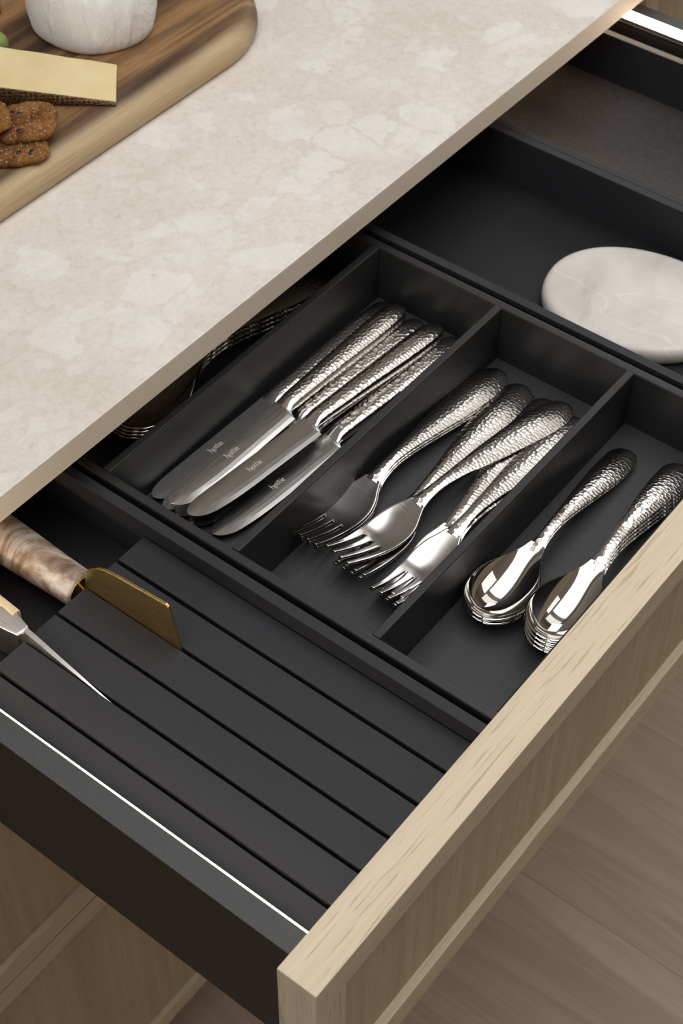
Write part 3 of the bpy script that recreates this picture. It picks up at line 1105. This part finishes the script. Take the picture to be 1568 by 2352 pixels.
# ------------------------------------------------------------------ cheese knife with brass blade, and kitchen knife, in the knife block
ck_o = (134.7, 262, -62.4)
ck = empty('cheese_knife', ck_o, label='cheese cleaver with brown and white marble handle and brass blade', cat='knife')
out = [(259.0, -57.0), (259.6, -33.0), (257.5, -22.0), (253.5, -16.0), (247.0, -10.5), (240.0, -7.4), (231.0, -5.6), (191.5, -1.7), (189.6, -3.2), (180.5, -50.0)]
prism('blade', out, 0, 133.75, 135.65, M['brass'], ck, ck_o, 0.35)


def lathe_y(name, prof, mat, cx, cz, n=40):
    rings = []
    for y, r in prof:
        rings.append([(cx - ck_o[0] + r * math.cos(2 * math.pi * i / n), y - ck_o[1], cz - ck_o[2] + r * math.sin(2 * math.pi * i / n)) for i in range(n)])
    return link(name, shade_auto(bm_mesh(loft(rings), name), 45), mat, ck)


lathe_y('ferrule', [(257.0, 1.6), (258.5, 2.2), (261.0, 3.4), (263.0, 5.2), (264.2, 7.6), (264.8, 9.2), (266.4, 9.6)], M['brass_shine'], 134.7, -45.5)
lathe_y('handle', [(264.9, 9.6), (265.6, 11.4), (267.2, 12.3), (285, 12.9), (310, 14.0), (335, 15.0), (362, 15.8), (384, 15.9), (392, 14.8), (397, 12.0), (399, 8.0)], M['bmarble'], 134.7, -45.5)

kk_o = (83.0, 264, -62.4)
kk = empty('kitchen_knife', kk_o, label='steel knife with pale wooden handle scales set in a slot of the block', cat='knife')
# blade: seen along its spine, which tapers to the point and sinks into the slot
rings = []
for y, cx, ht, ztop in ((262.5, 86.6, 1.75, -33.5), (250, 85.6, 1.6, -34.0), (235, 84.4, 1.35, -34.9), (218, 83.3, 1.0, -36.2), (203, 82.7, 0.55, -38.2), (185, 82.7, 0.3, -42.5), (165, 82.7, 0.2, -52)):
    zb = -59.5
    rings.append([(cx - ht - kk_o[0], y - kk_o[1], ztop - kk_o[2]), (cx + ht - kk_o[0], y - kk_o[1], ztop - kk_o[2]),
                  (82.9 + ht * 0.6 - kk_o[0], y - kk_o[1], -41 - kk_o[2] if ztop > -41 else ztop - 0.5 - kk_o[2]),
                  (82.9 - kk_o[0] + 0.1, y - kk_o[1], zb - kk_o[2]), (82.9 - kk_o[0] - 0.1, y - kk_o[1], zb - kk_o[2]),
                  (82.9 - ht * 0.6 - kk_o[0], y - kk_o[1], -41 - kk_o[2] if ztop > -41 else ztop - 0.5 - kk_o[2])])
link('blade', shade_auto(bm_mesh(loft(rings), 'blade'), 30), M['satin'], kk)
rings = []


def rrect(cx, hw, z0, z1, y, r=1.6):
    pts = []
    for (sx, sz, a0) in ((1, 1, 0), (-1, 1, 90), (-1, -1, 180), (1, -1, 270)):
        rr = min(r, hw * 0.8)
        px = cx + sx * (hw - rr)
        pz = (z1 - rr) if sz > 0 else (z0 + rr)
        for k in range(4):
            a = math.radians(a0 + 30 * k)
            pts.append((px + rr * math.cos(a) - kk_o[0], y - kk_o[1], pz + rr * math.sin(a) - kk_o[2]))
    return pts


for y, hw, cx in ((261.2, 1.9, 86.4), (262.2, 2.6, 86.2), (262.9, 4.0, 85.6), (263.4, 4.6, 85.4), (265, 5.0, 85.4), (270, 6.1, 85.5), (277, 7.6, 85.9), (286, 8.6, 86.5)):
    rings.append(rrect(cx, hw, -60.5, -33.6 + (y - 262) * 0.02, y))
link('bolster', shade_auto(bm_mesh(loft(rings), 'bolster'), 40), M['satin'], kk)
rings = [rrect(cx, 3.1, -59.5, -33.4, y, 0.5) for y, cx in ((285, 86.4), (330, 89.5), (372, 92.5))]
link('tang', shade_auto(bm_mesh(loft(rings), 'tang'), 40), M['satin'], kk)
for s in (-1, 1):
    rings = [rrect(cx + s * 6.1, 3.1, -60.9, -32.9, y, 1.4) for y, cx in ((275.5 if s > 0 else 283.0, 85.8 if s > 0 else 86.4), (300, 87.5), (330, 89.5), (372, 92.5))]
    link('handle_scale', shade_auto(bm_mesh(loft(rings), 'handle_scale'), 40), M['scale'], kk)

# ------------------------------------------------------------------ board and food on the worktop
bo = (460, 486.5, TOP1)


def board_outline(ins, n=14):
    x0, x1, y0, y1, r = -60 + ins, 628 - ins, 487 + ins, 790 - ins, 88 - ins
    pts = []
    for cx, cy, a0 in ((x1 - r, y1 - r, 0), (x0 + r, y1 - r, 90), (x0 + r, y0 + r, 180), (x1 - r, y0 + r, 270)):
        for k in range(n + 1):
            a = math.radians(a0 + 90 * k / n)
            pts.append((cx + r * math.cos(a), cy + r * math.sin(a)))
    return pts


rings = []
BT = 46.0
for z, ins in ((TOP1, 4.5), (TOP1 + 1.5, 1.6), (TOP1 + 4.5, 0.2), (TOP1 + 9, 0.0), (TOP1 + 14, 0.8), (TOP1 + 18, 3.2), (TOP1 + 20.6, 7.0), (BT - 0.3, 11.5), (BT, 16.0)):
    rings.append([(x - bo[0], y - bo[1], z - bo[2]) for x, y in board_outline(ins)])
link('cutting_board', shade_auto(bm_mesh(loft(rings), 'cutting_board'), 40), M['acacia'], None, P(*bo),
     label='rounded acacia wood serving board on the stone worktop', cat='board')

# white-rind soft cheese: a low wheel with folds around its side
rnd = random.Random(3)
folds = [(rnd.uniform(0, 2 * math.pi), rnd.uniform(0.05, 0.14), rnd.uniform(0.6, 1.7), rnd.uniform(-0.35, 0.35)) for _ in range(24)]
CX, CY, CR, CH = 497.5, 585.5, 47.0, 53.0
rings = []
prof = [(0.0, 0.90), (0.02, 0.945), (0.08, 0.985), (0.18, 1.0), (0.32, 1.012), (0.48, 1.015), (0.64, 1.008), (0.78, 0.992), (0.88, 0.965), (0.95, 0.93), (0.985, 0.885), (1.0, 0.82), (1.004, 0.70), (0.995, 0.45), (0.99, 0.2), (0.99, 0.02)]
NB = 220
for h, r in prof:
    ring = []
    for i in range(NB):
        a = 2 * math.pi * i / NB
        d = 0.0
        for fa, fw_, fh, sl in folds:
            da = (a - fa - sl * (h - 0.5) + math.pi) % (2 * math.pi) - math.pi
            d += fh * math.exp(-(da / fw_ * 3.2) ** 2) * (1 if fh > 0.9 else -1) * math.sin(math.pi * min(1, max(0, h * 1.02)))
        d *= 0.95 if r > 0.8 else 0.2 * r
        d += 1.1 * math.sin(3 * a + 0.7) + 0.8 * math.sin(5 * a + 2.0)
        rr = CR * r + d * min(1, r)
        ring.append((rr * math.cos(a), rr * math.sin(a), h * CH + 0.5 * math.sin(4 * a + 1) * r * (1 if h > 0.5 else 0)))
    rings.append(ring)
link('soft_cheese', shade_auto(bm_mesh(loft(rings), 'soft_cheese'), 60), M['brie'], None, P(CX, CY, BT),
     label='round white-rind soft cheese on the serving board', cat='cheese')

# hard cheese wedge: pale cut face on top, dark braided rind along its near side
hc_o = (400, 560, BT)
hc = empty('hard_cheese', hc_o, label='pale hard cheese wedge with dark braided rind beside the white cheese', cat='cheese')


def hc_pts():
    A = []
    # stations along the wedge: far-side edge, near-side edge (plan), heights
    for t in [i / 16 for i in range(17)]:
        fx = 372 + (463.5 - 372) * t
        fy = 640 + (531.5 - 640) * t
        nx = 327 + (428.5 - 327) * t
        ny = 615 + (499.5 - 615) * t
        zt = BT + 30.5 - 28.0 * t
        A.append(((fx, fy), (nx, ny), zt, t))
    return A


bm = bmesh.new()
rows = []
for (f, n_, zt, t) in hc_pts():
    wob = 0.5 * math.sin(t * 23)
    fb = (f[0], f[1])
    nb = (n_[0] + 6.5 * (1 - t), n_[1] + 5.5 * (1 - t))
    r = [(*fb, BT + 0.05), (f[0] + wob * 0.3, f[1] + wob, zt), (f[0] * 0.6 + n_[0] * 0.4, f[1] * 0.6 + n_[1] * 0.4, zt + 0.2), (n_[0], n_[1], zt), (*nb, BT + 0.05)]
    rows.append([bm.verts.new(Vector((p[0] - hc_o[0], p[1] - hc_o[1], p[2] - hc_o[2])) * MM) for p in r])
for a, b in zip(rows, rows[1:]):
    for j in range(5):
        bm.faces.new((a[j], a[(j + 1) % 5], b[(j + 1) % 5], b[j]))
bm.faces.new(rows[0])
bm.faces.new(rows[-1][::-1])
link('paste', shade_auto(bm_mesh(bm, 'paste'), 30), M['cheese'], hc)
bm = bmesh.new()
rows = []
NR = 60
for i in range(NR + 1):
    t = i / NR
    nx = 327 + (428.5 - 327) * t
    ny = 615 + (499.5 - 615) * t
    zt = BT + 30.5 - 28.0 * t
    dx, dy = -0.75, -0.66
    col = []
    m = 7
    for j in range(m + 1):
        u = j / m
        z = zt - 0.4 + (BT + 0.1 - zt + 0.4) * u
        k = 1.2 + 1.0 * math.sin(math.pi * u) + 0.55 * math.sin(i * 1.9 + j * 2.2)
        sx, sy = 6.5 * (1 - t) * u, 5.5 * (1 - t) * u
        col.append(bm.verts.new(Vector((nx + sx + dx * k - hc_o[0], ny + sy + dy * k - hc_o[1], z - hc_o[2])) * MM))
    for j in (m, 0):
        u = j / m
        z = zt - 0.4 + (BT + 0.1 - zt + 0.4) * u
        col.append(bm.verts.new(Vector((nx + 6.5 * (1 - t) * u + 0.6 - hc_o[0], ny + 5.5 * (1 - t) * u + 0.6 - hc_o[1], z - hc_o[2])) * MM))
    rows.append(col)
k_ = len(rows[0])
for a, b in zip(rows, rows[1:]):
    for j in range(k_):
        bm.faces.new((a[j], a[(j + 1) % k_], b[(j + 1) % k_], b[j]))
bm.faces.new(rows[0])
bm.faces.new(rows[-1][::-1])
link('rind', shade_auto(bm_mesh(bm, 'rind'), 60), M['rind'], hc, label='dark brown braided rind')


def cracker(label, cx, cy, z, rx, ry, rz, th, seed, tilt=(0, 0)):
    rd = random.Random(seed)
    ph = [rd.uniform(0, 6.28) for _ in range(6)]
    t = empty('seed_cracker', (cx, cy, z), rz, label=label, cat='cracker', group='seeded crackers on the board')
    t.rotation_euler = (tilt[0], tilt[1], rz)

    def rad(a):
        e = 3.0
        r = 1.0 / (abs(math.cos(a)) ** e + abs(math.sin(a)) ** e) ** (1 / e)
        return r * (1 + 0.035 * math.sin(3 * a + ph[0]) + 0.03 * math.sin(5 * a + ph[1]) + 0.018 * math.sin(11 * a + ph[2]))

    def top(x, y):
        return th + 0.7 * math.sin(x * 0.24 + ph[3]) * math.sin(y * 0.27 + ph[4]) + 0.35 * math.sin(x * 0.7 + y * 0.5 + ph[5])
    rings = []
    n = 72
    for f, zz in ((0.3, 0), (0.93, 0), (0.985, 0.22), (1.0, 0.5), (0.985, 0.8), (0.95, 0.97), (0.85, 1.0), (0.65, 1.0), (0.4, 1.0), (0.15, 1.0)):
        ring = []
        for i in range(n):
            a = 2 * math.pi * i / n
            jit = 1 + (rd.uniform(-0.018, 0.018) if f > 0.9 else 0)
            x, y = rx * rad(a) * f * jit * math.cos(a), ry * rad(a) * f * jit * math.sin(a)
            ring.append((x, y, zz * top(x, y) + (rd.uniform(-0.22, 0.22) if 0 < zz else 0)))
        rings.append(ring)
    link('biscuit', shade_auto(bm_mesh(loft(rings), 'biscuit'), 80), M['cracker'], t)
    bm = bmesh.new()
    bmf = bmesh.new()
    for i in range(60):
        a, f = rd.uniform(0, 6.28), math.sqrt(rd.uniform(0, 0.9))
        x, y = rx * rad(a) * f * math.cos(a), ry * rad(a) * f * math.sin(a)
        ln, wd = rd.uniform(0.8, 1.25), rd.uniform(0.3, 0.42)
        mt = Matrix.Translation(Vector((x, y, top(x, y) + 0.1)) * MM) @ Matrix.Rotation(rd.uniform(0, 3.14), 4, 'Z') @ Matrix.Diagonal((ln * MM, wd * MM, 0.4 * MM, 1))
        bmesh.ops.create_icosphere(bm, subdivisions=1, radius=1, matrix=mt)
    link('seeds', bm_mesh(bm, 'seeds', True), M['seed'], t, kind='stuff')
    for i in range(4):
        a, f = rd.uniform(0, 6.28), math.sqrt(rd.uniform(0.05, 0.6))
        x, y = rx * rad(a) * f * math.cos(a), ry * rad(a) * f * math.sin(a)
        mt = Matrix.Translation(Vector((x, y, top(x, y) - 0.2)) * MM) @ Matrix.Rotation(rd.uniform(0, 3.14), 4, 'Z') @ Matrix.Diagonal((rd.uniform(2.4, 3.4) * MM, rd.uniform(1.6, 2.2) * MM, 0.9 * MM, 1))
        bmesh.ops.create_icosphere(bmf, subdivisions=2, radius=1, matrix=mt)
    link('dried_fruit', bm_mesh(bmf, 'dried_fruit', True), M['fruit'], t)
    return t


cracker('bottom cracker of the overlapping stack, nearest the board edge', 343.5, 514.0, BT + 0.2, 22, 19, -0.75, 5.0, 11)
cracker('middle cracker of the stack, showing most of its seeded top', 364.0, 525.5, BT + 5.8, 23, 21, -0.7, 5.2, 23, (0.05, -0.06))
cracker('upper cracker of the stack, cut off by the left picture edge', 340.0, 548.0, BT + 11.6, 24, 22, -0.5, 5.2, 37, (-0.03, -0.05))
cracker('single cracker behind the white cheese in the top left corner', 449.0, 662.0, BT + 0.2, 20, 15, 0.4, 6.0, 51, (0.1, 0.1))

rings = []
for i in range(13):
    a = math.pi * i / 12
    rings.append([(max(9.2 * math.sin(a), 0.15) * math.cos(2 * math.pi * k / 24), max(9.2 * math.sin(a), 0.15) * math.sin(2 * math.pi * k / 24), 9.6 - 9.6 * math.cos(a)) for k in range(24)])
gr = empty('grape', (420.5, 612.0, BT), label='single green grape beside the hard cheese', cat='grape')
link('skin', shade_auto(bm_mesh(loft(rings), 'skin'), 80), M['grape'], gr)
prism('stem', [(-0.7, -0.7), (0.7, -0.7), (0.7, 0.7), (-0.7, 0.7)], 2, 18.8, 22.0, M['scale'], gr)
